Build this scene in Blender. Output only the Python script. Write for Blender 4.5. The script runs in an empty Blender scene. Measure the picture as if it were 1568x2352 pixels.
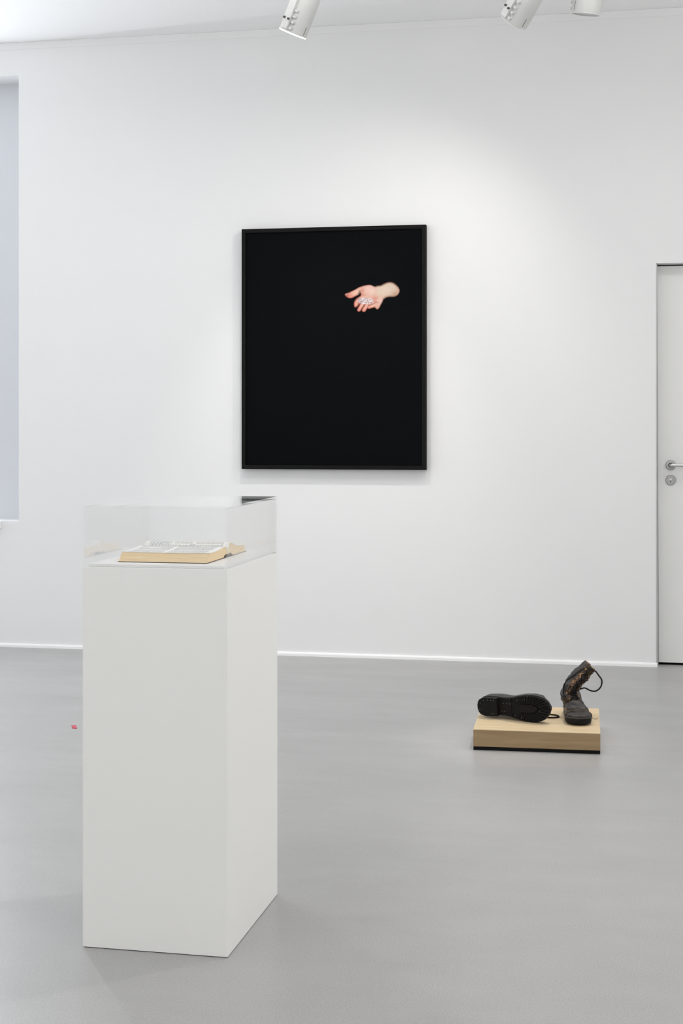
import bpy, bmesh, math, random
from mathutils import Vector, Matrix, noise
import numpy as np

random.seed(7)
scene = bpy.context.scene
C = scene.collection
PI = math.pi

# ------------------------------------------------------------------ camera
WALL = 7.725            # inner face of the back wall (y)
CEIL = 3.349
cam_data = bpy.data.cameras.new('camera')
cam_data.sensor_fit = 'VERTICAL'
cam_data.sensor_height = 36.0
cam_data.sensor_width = 24.0
cam_data.lens = 3411.7 * 36.0 / 2352.0
cam_data.shift_y = (972.0 - 1176.0) / 2352.0
cam_data.clip_start = 0.05
cam = bpy.data.objects.new('camera', cam_data)
C.objects.link(cam)
cam.location = (0, 0, 1.24)
cam.rotation_euler = (PI / 2, 0, 0.1949)
scene.camera = cam

# ------------------------------------------------------------------ world, lights, exposure
world = bpy.data.worlds.new('world')
world.use_nodes = True
scene.world = world
world.node_tree.nodes['Background'].inputs[0].default_value = (0.9, 0.95, 1.0, 1)
world.node_tree.nodes['Background'].inputs[1].default_value = 0.4


def area(name, loc, rot, sx, sy, power, color):
    l = bpy.data.lights.new(name, 'AREA')
    l.shape = 'RECTANGLE'
    l.size, l.size_y = sx, sy
    l.energy = power
    l.color = color
    o = bpy.data.objects.new(name, l)
    C.objects.link(o)
    o.location = loc
    o.rotation_euler = rot
    return o


# (power, colour) of every lamp, added fills included
LIGHTS = {
    'fill_top_front': (26, (1.0, 0.985, 0.96)),
    'fill_top_middle': (16, (1.0, 0.985, 0.96)),
    'fill_top_rear': (1, (1, 0.985, 0.96)),
    'left_windows': (58, (0.93, 0.965, 1.0)),
    'back_window': (57, (0.87, 0.935, 1.0)),
    'fill_front': (74, (1.0, 0.99, 0.965)),
    'fill_right': (60, (1.0, 0.99, 0.965)),
    'fill_up': (44, (1.0, 0.99, 0.97)),
    'spot_floor': (96, (1.0, 0.97, 0.92)),
    'spot_left': (60, (1.0, 0.98, 0.955)),
    'spot_middle': (34, (1.0, 0.965, 0.925)),
    'spot_boots': (135, (1.0, .95, .89)),
    'spot_right': (4, (1.0, 0.95, 0.89)),
}
# unseen overhead fill lamps, added for soft ambient light
area('added_top_fill_front', (-1.6, -1.2, CEIL - 0.03), (0, 0, 0), 5.5, 2.4, *LIGHTS['fill_top_front'])
area('added_top_fill_middle', (-1.6, 2.0, CEIL - 0.03), (0, 0, 0), 5.5, 2.4, *LIGHTS['fill_top_middle'])
area('added_top_fill_rear', (-2.2, 5.0, CEIL - 0.03), (0, 0, 0), 4.0, 1.2, *LIGHTS['fill_top_rear'])
# daylight through the windows of the left wall and of the back wall's left end
area('daylight_left_windows', (-6.05, 3.6, 1.75), (0, -PI / 2, 0), 2.6, 6.0, *LIGHTS['left_windows'])
area('daylight_back_window', (-4.25, WALL + 0.16, 1.93), (-PI / 2, 0, 0), 0.14, 2.2, *LIGHTS['back_window'])
# fill lamps added out of view behind the camera and along the right side
area('added_front_fill', (-1.5, -2.9, 2.15), (PI / 2, 0, 0), 7.5, 2.1, *LIGHTS['fill_front'])
area('added_right_fill', (3.05, 2.5, 2.0), (0, PI / 2, 0), 2.0, 6.5, *LIGHTS['fill_right'])

# unseen upward fill lamp, added to brighten the ceiling and upper wall
area('added_up_fill', (-0.6, 5.9, 3.06), (PI, 0, 0), 6.0, 0.3, *LIGHTS['fill_up'])


# two more spotlights of the same track, out of the frame to the right
def spot_lamp(name, loc, aim, cone, blend, power):
    l = bpy.data.lights.new(name, 'SPOT')
    l.energy, l.color = power
    l.spot_size, l.spot_blend, l.shadow_soft_size = cone, blend, 0.045
    o = bpy.data.objects.new(name, l)
    C.objects.link(o)
    o.location = loc
    o.rotation_euler = (Vector(aim) - Vector(loc)).to_track_quat('-Z', 'Y').to_euler()
    return o


spot_lamp('spot_floor', (1.25, 5.25, 3.2), (-1.35, 3.9, 0), 1.1, 1.0, LIGHTS['spot_floor'])
spot_lamp('spot_boots', (0.06, 6.45, 3.06), (-0.37, 5.88, 0.08), 0.37, 1.0, LIGHTS['spot_boots'])

scene.view_settings.view_transform = 'Standard'
scene.view_settings.look = 'None'
scene.view_settings.gamma = 1.0
scene.view_settings.use_curve_mapping = False
scene.view_settings.exposure = -0.05
scene.cycles.max_bounces = 14
scene.cycles.diffuse_bounces = 8
scene.cycles.glossy_bounces = 6
scene.cycles.transmission_bounces = 10
scene.cycles.transparent_max_bounces = 32
scene.cycles.caustics_refractive = False
scene.cycles.caustics_reflective = False


# ------------------------------------------------------------------ material helpers
def srgb(r, g, b):
    def f(c):
        c /= 255.0
        return c / 12.92 if c <= 0.04045 else ((c + 0.055) / 1.055) ** 2.4
    return (f(r), f(g), f(b), 1.0)


def mat(name, color, rough=0.6, spec=0.5, metal=0.0, bump=0.0, bscale=200.0, var=0.0, vscale=8.0, emit=None, coat=0.0):
    m = bpy.data.materials.new(name)
    m.use_nodes = True
    nt = m.node_tree
    b = nt.nodes['Principled BSDF']
    b.inputs['Base Color'].default_value = color
    b.inputs['Roughness'].default_value = rough
    b.inputs['Specular IOR Level'].default_value = spec
    b.inputs['Metallic'].default_value = metal
    b.inputs['Coat Weight'].default_value = coat
    if emit:
        b.inputs['Emission Color'].default_value = emit[0]
        b.inputs['Emission Strength'].default_value = emit[1]
    tc = nt.nodes.new('ShaderNodeTexCoord')
    if var > 0:
        n = nt.nodes.new('ShaderNodeTexNoise')
        n.inputs['Scale'].default_value = vscale
        n.inputs['Detail'].default_value = 5
        r = nt.nodes.new('ShaderNodeValToRGB')
        r.color_ramp.elements[0].position = 0.3
        r.color_ramp.elements[1].position = 0.7
        c = color
        r.color_ramp.elements[0].color = tuple(min(1, x * (1 - var)) for x in c[:3]) + (1,)
        r.color_ramp.elements[1].color = tuple(min(1, x * (1 + var)) for x in c[:3]) + (1,)
        nt.links.new(tc.outputs['Object'], n.inputs['Vector'])
        nt.links.new(n.outputs['Fac'], r.inputs['Fac'])
        nt.links.new(r.outputs['Color'], b.inputs['Base Color'])
    if bump > 0:
        n2 = nt.nodes.new('ShaderNodeTexNoise')
        n2.inputs['Scale'].default_value = bscale
        n2.inputs['Detail'].default_value = 4
        bp = nt.nodes.new('ShaderNodeBump')
        bp.inputs['Strength'].default_value = bump
        bp.inputs['Distance'].default_value = 0.002
        nt.links.new(tc.outputs['Object'], n2.inputs['Vector'])
        nt.links.new(n2.outputs['Fac'], bp.inputs['Height'])
        nt.links.new(bp.outputs['Normal'], b.inputs['Normal'])
    return m


def floor_material():
    m = mat('polished_concrete', (0.35, 0.348, 0.345, 1), 0.4, 0.5)
    nt = m.node_tree
    b = nt.nodes['Principled BSDF']
    tc = nt.nodes.new('ShaderNodeTexCoord')

    def noise_node(scale, detail, rough, stretch=None):
        n = nt.nodes.new('ShaderNodeTexNoise')
        n.inputs['Scale'].default_value = scale
        n.inputs['Detail'].default_value = detail
        n.inputs['Roughness'].default_value = rough
        if stretch:
            mp = nt.nodes.new('ShaderNodeMapping')
            mp.inputs['Scale'].default_value = stretch
            mp.inputs['Rotation'].default_value = (0, 0, 0.12)
            nt.links.new(tc.outputs['Object'], mp.inputs['Vector'])
            nt.links.new(mp.outputs['Vector'], n.inputs['Vector'])
        else:
            nt.links.new(tc.outputs['Object'], n.inputs['Vector'])
        return n

    def ramp(n, p0, p1, v0, v1):
        r = nt.nodes.new('ShaderNodeMapRange')
        r.inputs['From Min'].default_value = p0
        r.inputs['From Max'].default_value = p1
        r.inputs['To Min'].default_value = v0
        r.inputs['To Max'].default_value = v1
        nt.links.new(n.outputs['Fac'], r.inputs['Value'])
        return r

    big = ramp(noise_node(1.1, 5, 0.55, (0.6, 1.6, 1)), 0.3, 0.7, 0.96, 1.04)
    mid = ramp(noise_node(7, 6, 0.6, (0.7, 1.5, 1)), 0.3, 0.7, 0.975, 1.025)
    fine = ramp(noise_node(260, 3, 0.7), 0.3, 0.7, 0.80, 1.19)
    grain = ramp(noise_node(90, 4, 0.7), 0.25, 0.34, 0.78, 1.0)

    def mul(a, c):
        x = nt.nodes.new('ShaderNodeMath')
        x.operation = 'MULTIPLY'
        nt.links.new(a.outputs[0], x.inputs[0])
        nt.links.new(c.outputs[0], x.inputs[1])
        return x
    f = mul(mul(big, mid), mul(fine, grain))
    vm = nt.nodes.new('ShaderNodeVectorMath')
    vm.operation = 'SCALE'
    vm.inputs[0].default_value = FLOOR_COLOR
    nt.links.new(f.outputs[0], vm.inputs['Scale'])
    nt.links.new(vm.outputs['Vector'], b.inputs['Base Color'])
    rr = ramp(noise_node(2.4, 6, 0.6, (0.6, 1.7, 1)), 0.3, 0.7, 0.30, 0.42)
    nt.links.new(rr.outputs[0], b.inputs['Roughness'])
    bp = nt.nodes.new('ShaderNodeBump')
    bp.inputs['Strength'].default_value = 0.12
    bp.inputs['Distance'].default_value = 0.002
    n3 = noise_node(180, 4, 0.7)
    nt.links.new(n3.outputs['Fac'], bp.inputs['Height'])
    nt.links.new(bp.outputs['Normal'], b.inputs['Normal'])
    return m


FLOOR_COLOR = (0.366, 0.363, 0.359)


def acrylic_material():
    m = bpy.data.materials.new('clear_acrylic')
    m.use_nodes = True
    nt = m.node_tree
    nt.nodes.remove(nt.nodes['Principled BSDF'])
    out = nt.nodes['Material Output']
    geo = nt.nodes.new('ShaderNodeNewGeometry')
    mr = nt.nodes.new('ShaderNodeMapRange')      # same Fresnel on both faces of each sheet
    mr.inputs['To Min'].default_value = 1.49
    mr.inputs['To Max'].default_value = 1 / 1.49
    nt.links.new(geo.outputs['Backfacing'], mr.inputs['Value'])
    fr = nt.nodes.new('ShaderNodeFresnel')
    nt.links.new(mr.outputs['Result'], fr.inputs['IOR'])
    tr = nt.nodes.new('ShaderNodeBsdfTransparent')
    tr.inputs[0].default_value = (0.998, 0.999, 0.999, 1)
    gl = nt.nodes.new('ShaderNodeBsdfGlossy')
    gl.inputs['Roughness'].default_value = 0.0
    gl.inputs['Color'].default_value = (1, 1, 1, 1)
    mx = nt.nodes.new('ShaderNodeMixShader')
    nt.links.new(fr.outputs[0], mx.inputs[0])
    nt.links.new(tr.outputs[0], mx.inputs[1])
    nt.links.new(gl.outputs[0], mx.inputs[2])
    nt.links.new(mx.outputs[0], out.inputs['Surface'])
    return m


def leather_material(name, dark, light, worn, worn_amount, scale=1.0, rough=0.42):
    m = mat(name, dark, rough, 0.5)
    nt = m.node_tree
    b = nt.nodes['Principled BSDF']
    tc = nt.nodes.new('ShaderNodeTexCoord')

    def nz(sc, det):
        n = nt.nodes.new('ShaderNodeTexNoise')
        n.inputs['Scale'].default_value = sc * scale
        n.inputs['Detail'].default_value = det
        n.inputs['Roughness'].default_value = 0.65
        nt.links.new(tc.outputs['Object'], n.inputs['Vector'])
        return n
    r1 = nt.nodes.new('ShaderNodeValToRGB')
    r1.color_ramp.elements[0].position = 0.38
    r1.color_ramp.elements[1].position = 0.68
    r1.color_ramp.elements[0].color = dark
    r1.color_ramp.elements[1].color = light
    nt.links.new(nz(28, 6).outputs['Fac'], r1.inputs['Fac'])
    r2 = nt.nodes.new('ShaderNodeMapRange')
    r2.inputs['From Min'].default_value = 0.72 - worn_amount
    r2.inputs['From Max'].default_value = 0.82 - worn_amount
    nt.links.new(nz(60, 8).outputs['Fac'], r2.inputs['Value'])
    mix = nt.nodes.new('ShaderNodeMix')
    mix.data_type = 'RGBA'
    nt.links.new(r2.outputs['Result'], mix.inputs[0])
    nt.links.new(r1.outputs['Color'], mix.inputs[6])
    mix.inputs[7].default_value = worn
    nt.links.new(mix.outputs[2], b.inputs['Base Color'])
    bp = nt.nodes.new('ShaderNodeBump')
    bp.inputs['Strength'].default_value = 0.6
    bp.inputs['Distance'].default_value = 0.004
    nt.links.new(nz(110, 8).outputs['Fac'], bp.inputs['Height'])
    nt.links.new(bp.outputs['Normal'], b.inputs['Normal'])
    return m


def page_material(name, phase, columns, bars):
    """white paper with fine rows of print; columns: y ranges, bars: blank strips (x0,x1,y0,y1)"""
    m = mat(name, srgb(238, 236, 231), 0.8, 0.2)
    nt = m.node_tree
    b = nt.nodes['Principled BSDF']
    tc = nt.nodes.new('ShaderNodeTexCoord')
    sp = nt.nodes.new('ShaderNodeSeparateXYZ')
    nt.links.new(tc.outputs['Object'], sp.inputs[0])

    def math_(op, a, c=None):
        n = nt.nodes.new('ShaderNodeMath')
        n.operation = op
        for i, v in enumerate((a, c)):
            if v is None:
                continue
            if isinstance(v, (int, float)):
                n.inputs[i].default_value = v
            else:
                nt.links.new(v, n.inputs[i])
        return n.outputs[0]

    def band(v, lo, hi):
        return math_('MULTIPLY', math_('GREATER_THAN', v, lo), math_('LESS_THAN', v, hi))
    X, Y = sp.outputs['X'], sp.outputs['Y']
    row = math_('LESS_THAN', math_('FRACT', math_('MULTIPLY', math_('ADD', X, phase), 1 / 0.0032)), 0.55)
    nz = nt.nodes.new('ShaderNodeTexNoise')
    nz.inputs['Scale'].default_value = 300
    mp = nt.nodes.new('ShaderNodeMapping')
    mp.inputs['Scale'].default_value = (1.0, 0.8, 1)
    nt.links.new(tc.outputs['Object'], mp.inputs['Vector'])
    nt.links.new(mp.outputs['Vector'], nz.inputs['Vector'])
    word = math_('GREATER_THAN', nz.outputs['Fac'], 0.41)
    inside = None
    for (x0, x1, y0, y1) in columns:
        k = math_('MULTIPLY', band(X, x0, x1), band(Y, y0, y1))
        inside = k if inside is None else math_('MAXIMUM', inside, k)
    for (x0, x1, y0, y1) in bars:
        k = math_('MULTIPLY', band(X, x0, x1), band(Y, y0, y1))
        inside = math_('MULTIPLY', inside, math_('SUBTRACT', 1.0, k))
    fac = math_('MULTIPLY', math_('MULTIPLY', row, word), inside)
    mix = nt.nodes.new('ShaderNodeMix')
    mix.data_type = 'RGBA'
    nt.links.new(fac, mix.inputs[0])
    mix.inputs[6].default_value = srgb(240, 239, 235)
    mix.inputs[7].default_value = srgb(172, 173, 178)
    nt.links.new(mix.outputs[2], b.inputs['Base Color'])
    return m


def edge_material():
    """page edges: yellowed paper with fine streaks parallel to the pages"""
    m = mat('yellowed_page_edge', srgb(224, 199, 158), 0.8, 0.2)
    nt = m.node_tree
    b = nt.nodes['Principled BSDF']
    tc = nt.nodes.new('ShaderNodeTexCoord')
    mp = nt.nodes.new('ShaderNodeMapping')
    mp.inputs['Scale'].default_value = (14, 14, 900)
    n = nt.nodes.new('ShaderNodeTexNoise')
    n.inputs['Scale'].default_value = 1.0
    n.inputs['Detail'].default_value = 4
    nt.links.new(tc.outputs['Object'], mp.inputs['Vector'])
    nt.links.new(mp.outputs['Vector'], n.inputs['Vector'])
    r = nt.nodes.new('ShaderNodeValToRGB')
    r.color_ramp.elements[0].position = 0.3
    r.color_ramp.elements[1].position = 0.75
    r.color_ramp.elements[0].color = srgb(222, 192, 146)
    r.color_ramp.elements[1].color = srgb(236, 218, 186)
    nt.links.new(n.outputs['Fac'], r.inputs['Fac'])
    nt.links.new(r.outputs['Color'], b.inputs['Base Color'])
    return m


def wood_material(name, lo, hi):
    m = mat(name, srgb(222, 202, 165), 0.6, 0.35)
    nt = m.node_tree
    b = nt.nodes['Principled BSDF']
    tc = nt.nodes.new('ShaderNodeTexCoord')
    mp = nt.nodes.new('ShaderNodeMapping')
    mp.inputs['Scale'].default_value = (5, 55, 70)
    mp.inputs['Rotation'].default_value = (0, 0.01, 0.02)
    n = nt.nodes.new('ShaderNodeTexNoise')
    n.inputs['Scale'].default_value = 1.0
    n.inputs['Detail'].default_value = 6
    n.inputs['Distortion'].default_value = 0.6
    nt.links.new(tc.outputs['Object'], mp.inputs['Vector'])
    nt.links.new(mp.outputs['Vector'], n.inputs['Vector'])
    r = nt.nodes.new('ShaderNodeValToRGB')
    r.color_ramp.elements[0].position = 0.25
    r.color_ramp.elements[1].position = 0.75
    r.color_ramp.elements[0].color = srgb(*lo)
    r.color_ramp.elements[1].color = srgb(*hi)
    nt.links.new(n.outputs['Fac'], r.inputs['Fac'])
    nt.links.new(r.outputs['Color'], b.inputs['Base Color'])
    return m


WHITE = (0.80, 0.80, 0.80, 1)
M = {
    'wall': mat('white_wall_paint', (0.775, 0.775, 0.778, 1), 0.85, 0.25, bump=0.03, bscale=160),
    'ceiling': mat('white_ceiling_paint', (0.94, 0.94, 0.943, 1), 0.9, 0.2),
    'trim': mat('white_gloss_trim', (0.88, 0.88, 0.88, 1), 0.35, 0.5),
    'door': mat('white_door_lacquer', (0.76, 0.76, 0.745, 1), 0.45, 0.4),
    'frame_grey': mat('grey_door_frame', (0.60, 0.60, 0.59, 1), 0.5, 0.4),
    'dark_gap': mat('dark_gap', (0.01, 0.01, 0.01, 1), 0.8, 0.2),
    'steel': mat('brushed_steel', (0.36, 0.36, 0.35, 1), 0.38, 0.5, metal=1.0),
    'steel_light': mat('satin_steel', (0.62, 0.62, 0.61, 1), 0.3, 0.5, metal=1.0),
    'blind': mat('grey_window_panel', srgb(206, 208, 212), 0.7, 0.3),
    'glass_frost': mat('frosted_window_pane', (0.8, 0.85, 0.9, 1), 0.4, 0.4),
    'plinth': mat('plinth_white_paint', (0.79, 0.79, 0.775, 1), 0.55, 0.35, bump=0.015, bscale=120),
    'plate': mat('white_base_board', (0.85, 0.85, 0.85, 1), 0.5, 0.3),
    'acrylic': acrylic_material(),
    'frame': mat('black_wood_frame', (0.006, 0.006, 0.0056, 1), 0.5, 0.10, bump=0.05, bscale=60),
    'wood': wood_material('pale_poplar_plywood', (190, 167, 131), (208, 189, 157)),
    'wood_side': wood_material('brown_edge_veneer', (142, 117, 85), (162, 139, 105)),
    'black_base': mat('black_base_strip', (0.004, 0.004, 0.004, 1), 0.7, 0.15),
    'edge': edge_material(),
    'cover': mat('worn_dark_book_cover', (0.10, 0.07, 0.05, 1), 0.6, 0.3),
    'spot': mat('white_spotlight_enamel', (0.56, 0.56, 0.55, 1), 0.4, 0.4),
    'spot_dark': mat('dark_screw', (0.05, 0.05, 0.05, 1), 0.5, 0.4),
    'spot_slot': mat('grey_slot', (0.16, 0.16, 0.16, 1), 0.6, 0.3),
    'lens': mat('lit_lens', (1, 1, 1, 1), 0.3, 0.5, emit=((1.0, 0.95, 0.88, 1), 6.0)),
    'bezel': mat('glowing_bezel', (0.9, 0.9, 0.9, 1), 0.4, 0.4, emit=((1.0, 0.99, 0.97, 1), 0.9)),
    'bezel_off': mat('white_bezel', (0.66, 0.66, 0.65, 1), 0.35, 0.5),
    'red': mat('red_paper', srgb(198, 78, 92), 0.7, 0.3, var=0.25, vscale=160),
    'rubber': mat('black_rubber', (0.0075, 0.007, 0.007, 1), 0.6, 0.16, bump=0.3, bscale=300),
    'rubber_dull': mat('worn_black_rubber', (0.010, 0.009, 0.0085, 1), 0.7, 0.14, bump=0.4, bscale=240),
    'welt': mat('scuffed_welt', (0.05, 0.048, 0.046, 1), 0.5, 0.4, var=0.5, vscale=60),
    'lace': mat('black_lace', (0.008, 0.0075, 0.007, 1), 0.75, 0.25),
    'brass': mat('worn_brass_eyelet', (0.62, 0.40, 0.18, 1), 0.3, 0.5, metal=1.0),
    'nail': mat('steel_nail', (0.45, 0.44, 0.42, 1), 0.4, 0.5, metal=1.0),
    'lining': leather_material('tan_lining', srgb(96, 72, 44), srgb(168, 140, 92), srgb(196, 176, 132), 0.1, 1.2, 0.7),
    'leather': leather_material('worn_black_leather', (0.0055, 0.0045, 0.004, 1), (0.034, 0.027, 0.0225, 1), srgb(112, 82, 52), 0.05, 1.0, 0.42),
    'facing': leather_material('worn_brown_facing', (0.012, 0.006, 0.003, 1), (0.085, 0.038, 0.016, 1), srgb(186, 132, 80), 0.17, 1.4, 0.38),
    'tongue': leather_material('dark_tongue', (0.007, 0.005, 0.004, 1), (0.03, 0.018, 0.010, 1), srgb(110, 70, 36), 0.02, 1.4, 0.5),
    'toe_patch': leather_material('scuffed_toe', (0.05, 0.03, 0.012, 1), (0.16, 0.10, 0.04, 1), srgb(170, 130, 60), 0.14, 1.3, 0.5),
}
M['floor'] = floor_material()


# ------------------------------------------------------------------ object helpers
def link(name, me, material, parent=None, smooth=False, loc=None):
    if smooth:
        for p in me.polygons:
            p.use_smooth = True
    o = bpy.data.objects.new(name, me)
    if material is not None:
        me.materials.append(material)
    C.objects.link(o)
    if parent is not None:
        o.parent = parent
    if loc is not None:
        o.location = loc
    return o


def from_bm(name, bm, material, parent=None, smooth=False, loc=None):
    bmesh.ops.recalc_face_normals(bm, faces=bm.faces)
    me = bpy.data.meshes.new(name)
    bm.to_mesh(me)
    bm.free()
    return link(name, me, material, parent, smooth, loc)


def bm_box(bm, x0, x1, y0, y1, z0, z1, bevel=0.0):
    r = bmesh.ops.create_cube(bm, size=1.0)
    vs = r['verts']
    for v in vs:
        v.co = Vector((x0 + (v.co.x + 0.5) * (x1 - x0), y0 + (v.co.y + 0.5) * (y1 - y0), z0 + (v.co.z + 0.5) * (z1 - z0)))
    if bevel > 0:
        es = list({e for v in vs for e in v.link_edges})
        bmesh.ops.bevel(bm, geom=es, offset=bevel, segments=2, affect='EDGES', profile=0.6)


def box(name, x0, x1, y0, y1, z0, z1, material, parent=None, bevel=0.0, loc=None):
    bm = bmesh.new()
    bm_box(bm, x0, x1, y0, y1, z0, z1, bevel)
    return from_bm(name, bm, material, parent, False, loc)


def frame_of(d, up=Vector((0, 0, 1))):
    d = d.normalized()
    if abs(d.dot(up)) > 0.98:
        up = Vector((0, 1, 0))
    u = d.cross(up).normalized()
    return u, u.cross(d).normalized()


def tube_mesh(pts, radii, seg=8, closed=False):
    pts = [Vector(p) for p in pts]
    n = len(pts)
    if isinstance(radii, (int, float)):
        radii = [radii] * n
    verts, faces = [], []
    u = None
    for i, p in enumerate(pts):
        a = pts[(i - 1) % n] if (closed or i > 0) else p
        c = pts[(i + 1) % n] if (closed or i < n - 1) else p
        d = (c - a).normalized()
        if u is None:
            u, w = frame_of(d)
        else:
            u = (u - d * u.dot(d)).normalized()
            w = d.cross(u)
        for k in range(seg):
            t = 2 * PI * k / seg
            verts.append(p + (u * math.cos(t) + w * math.sin(t)) * radii[i])
    m = n if closed else n - 1
    for i in range(m):
        j = (i + 1) % n
        for k in range(seg):
            l = (k + 1) % seg
            faces.append((i * seg + k, i * seg + l, j * seg + l, j * seg + k))
    if not closed:
        faces.append(tuple(range(seg))[::-1])
        faces.append(tuple((n - 1) * seg + k for k in range(seg)))
    return verts, faces


def tube(name, pts, radii, material, parent=None, seg=8, closed=False):
    v, f = tube_mesh(pts, radii, seg, closed)
    me = bpy.data.meshes.new(name)
    me.from_pydata(v, [], f)
    return link(name, me, material, parent, True)


def smooth_path(pts, per=8):
    pts = [Vector(p) for p in pts]
    out = []
    n = len(pts)
    for i in range(n - 1):
        p0, p1, p2, p3 = pts[max(i - 1, 0)], pts[i], pts[i + 1], pts[min(i + 2, n - 1)]
        for k in range(per):
            t = k / per
            out.append(0.5 * ((2 * p1) + (p2 - p0) * t + (2 * p0 - 5 * p1 + 4 * p2 - p3) * t * t + (-p0 + 3 * p1 - 3 * p2 + p3) * t ** 3))
    out.append(pts[-1])
    return out


def lathe(name, profile, material, parent=None, seg=40, axis_mat=None, loc=None):
    """profile [(r, z)] turned about local z"""
    verts, faces = [], []
    for r, z in profile:
        for k in range(seg):
            t = 2 * PI * k / seg
            v = Vector((r * math.cos(t), r * math.sin(t), z))
            verts.append(axis_mat @ v if axis_mat else v)
    for i in range(len(profile) - 1):
        for k in range(seg):
            l = (k + 1) % seg
            faces.append((i * seg + k, i * seg + l, (i + 1) * seg + l, (i + 1) * seg + k))
    if profile[0][0] > 1e-6:
        faces.append(tuple(range(seg))[::-1])
    if profile[-1][0] > 1e-6:
        faces.append(tuple((len(profile) - 1) * seg + k for k in range(seg)))
    me = bpy.data.meshes.new(name)
    me.from_pydata(verts, [], faces)
    o = link(name, me, material, parent, False, loc)
    bm = bmesh.new()
    bm.from_mesh(me)
    bmesh.ops.remove_doubles(bm, verts=bm.verts, dist=1e-6)
    bmesh.ops.recalc_face_normals(bm, faces=bm.faces)
    for f in bm.faces:
        f.smooth = len(f.verts) <= 4
    for e in bm.edges:
        if len(e.link_faces) == 2 and e.calc_face_angle(0) > 0.6:
            e.smooth = False
    bm.to_mesh(me)
    bm.free()
    return o


def thing(name, label, cat, loc=(0, 0, 0), rot=(0, 0, 0), group=None):
    o = bpy.data.objects.new(name, None)
    o.empty_display_size = 0.1
    C.objects.link(o)
    o.location = loc
    o.rotation_euler = rot
    o['label'] = label
    o['category'] = cat
    if group:
        o['group'] = group
    return o


def tag(o, label, cat, group=None):
    o['label'] = label
    o['category'] = cat
    if group:
        o['group'] = group
    return o


def structure(o, label=None):
    o['kind'] = 'structure'
    if label:
        o['label'] = label
    return o


# ------------------------------------------------------------------ the room
XL, XR, YF = -6.2, 3.2, -3.1            # left, right and front (behind the camera) faces
structure(box('floor', XL - 0.2, XR + 0.2, YF - 0.2, WALL + 0.35, -0.12, 0.0, M['floor']), 'smooth grey sealed concrete floor')
structure(box('ceiling', XL - 0.2, XR + 0.2, YF - 0.2, WALL + 0.35, CEIL, CEIL + 0.12, M['ceiling']), 'flat white ceiling')
structure(box('wall_left', XL - 0.2, XL, YF, WALL + 0.3, 0, CEIL, M['wall']))
structure(box('wall_right', XR, XR + 0.2, YF, WALL + 0.3, 0, CEIL, M['wall']))
structure(box('wall_front', XL - 0.2, XR + 0.2, YF - 0.2, YF, 0, CEIL, M['wall']))

# back wall with the window recess on the left and the door opening on the right
WX0, WX1, WZ0, WZ1 = -4.95, -3.3463, 0.697, 3.168
DX0, DX1, DZ1 = 0.1054, 1.06, 2.0535
TH = 0.30
bm = bmesh.new()
for (x0, x1, z0, z1) in ((XL - 0.2, WX0, 0, CEIL), (WX0, WX1, 0, WZ0), (WX0, WX1, WZ1, CEIL), (WX1, DX0, 0, CEIL),
                         (DX0, DX1, DZ1, CEIL), (DX1, XR + 0.2, 0, CEIL)):
    bm_box(bm, x0, x1, WALL, WALL + TH, z0, z1)
structure(from_bm('wall_back', bm, M['wall']), 'white back wall')

# window in the recess at the left edge of the picture
win = bpy.data.objects.new('window_1', None)
C.objects.link(win)
win.location = (WX1, WALL, WZ0)
structure(win, 'recessed window with a grey side panel at the far left of the back wall')
box('window_panel', -3.80, WX1, WALL + 0.20, WALL + 0.225, WZ0, WZ1, M['blind'], win, 0.0).location = (0, 0, 0)
box('window_pane', -4.85, -3.82, WALL + 0.205, WALL + 0.22, WZ0 + 0.05, WZ1 - 0.05, M['glass_frost'], win)
for (x0, x1, z0, z1) in ((-4.95, -4.85, WZ0, WZ1), (-3.82, -3.80, WZ0, WZ1), (-4.85, -3.82, WZ0, WZ0 + 0.05), (-4.85, -3.82, WZ1 - 0.05, WZ1)):
    box('window_frame', x0, x1, WALL + 0.20, WALL + 0.24, z0, z1, M['trim'], win)
box('window_sill', -4.97, -3.4485, WALL - 0.035, WALL + 0.01, WZ0 - 0.040, WZ0 - 0.001, M['trim'], win, 0.003)
for ch in win.children:
    ch.matrix_parent_inverse = Matrix.Translation(-Vector(win.location))

# skirting: low white strip with a rounded top edge
def skirting(name, x0, x1, y):
    prof = [(0, 0), (-0.013, 0), (-0.013, 0.0115), (-0.0115, 0.0165), (-0.007, 0.0195), (0, 0.0205)]
    verts, faces = [], []
    for x in (x0, x1):
        for (py, pz) in prof:
            verts.append((x, y + py, pz))
    n = len(prof)
    for i in range(n):
        j = (i + 1) % n
        faces.append((i, j, n + j, n + i))
    faces += [tuple(range(n)), tuple(range(n, 2 * n))[::-1]]
    bm = bmesh.new()
    me = bpy.data.meshes.new(name)
    me.from_pydata(verts, [], faces)
    bm.from_mesh(me)
    bpy.data.meshes.remove(me)
    return structure(from_bm(name, bm, M['trim']), 'low white skirting strip along the back wall')


skirting('baseboard_back', XL, 0.1130, WALL)
# fine shadow joint and bead where the wall meets the ceiling
structure(box('trim_1', XL, XR, WALL - 0.002, WALL, CEIL - 0.040, CEIL - 0.0005, M['wall'], bevel=0.0008), 'fine white bead under the ceiling')

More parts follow.
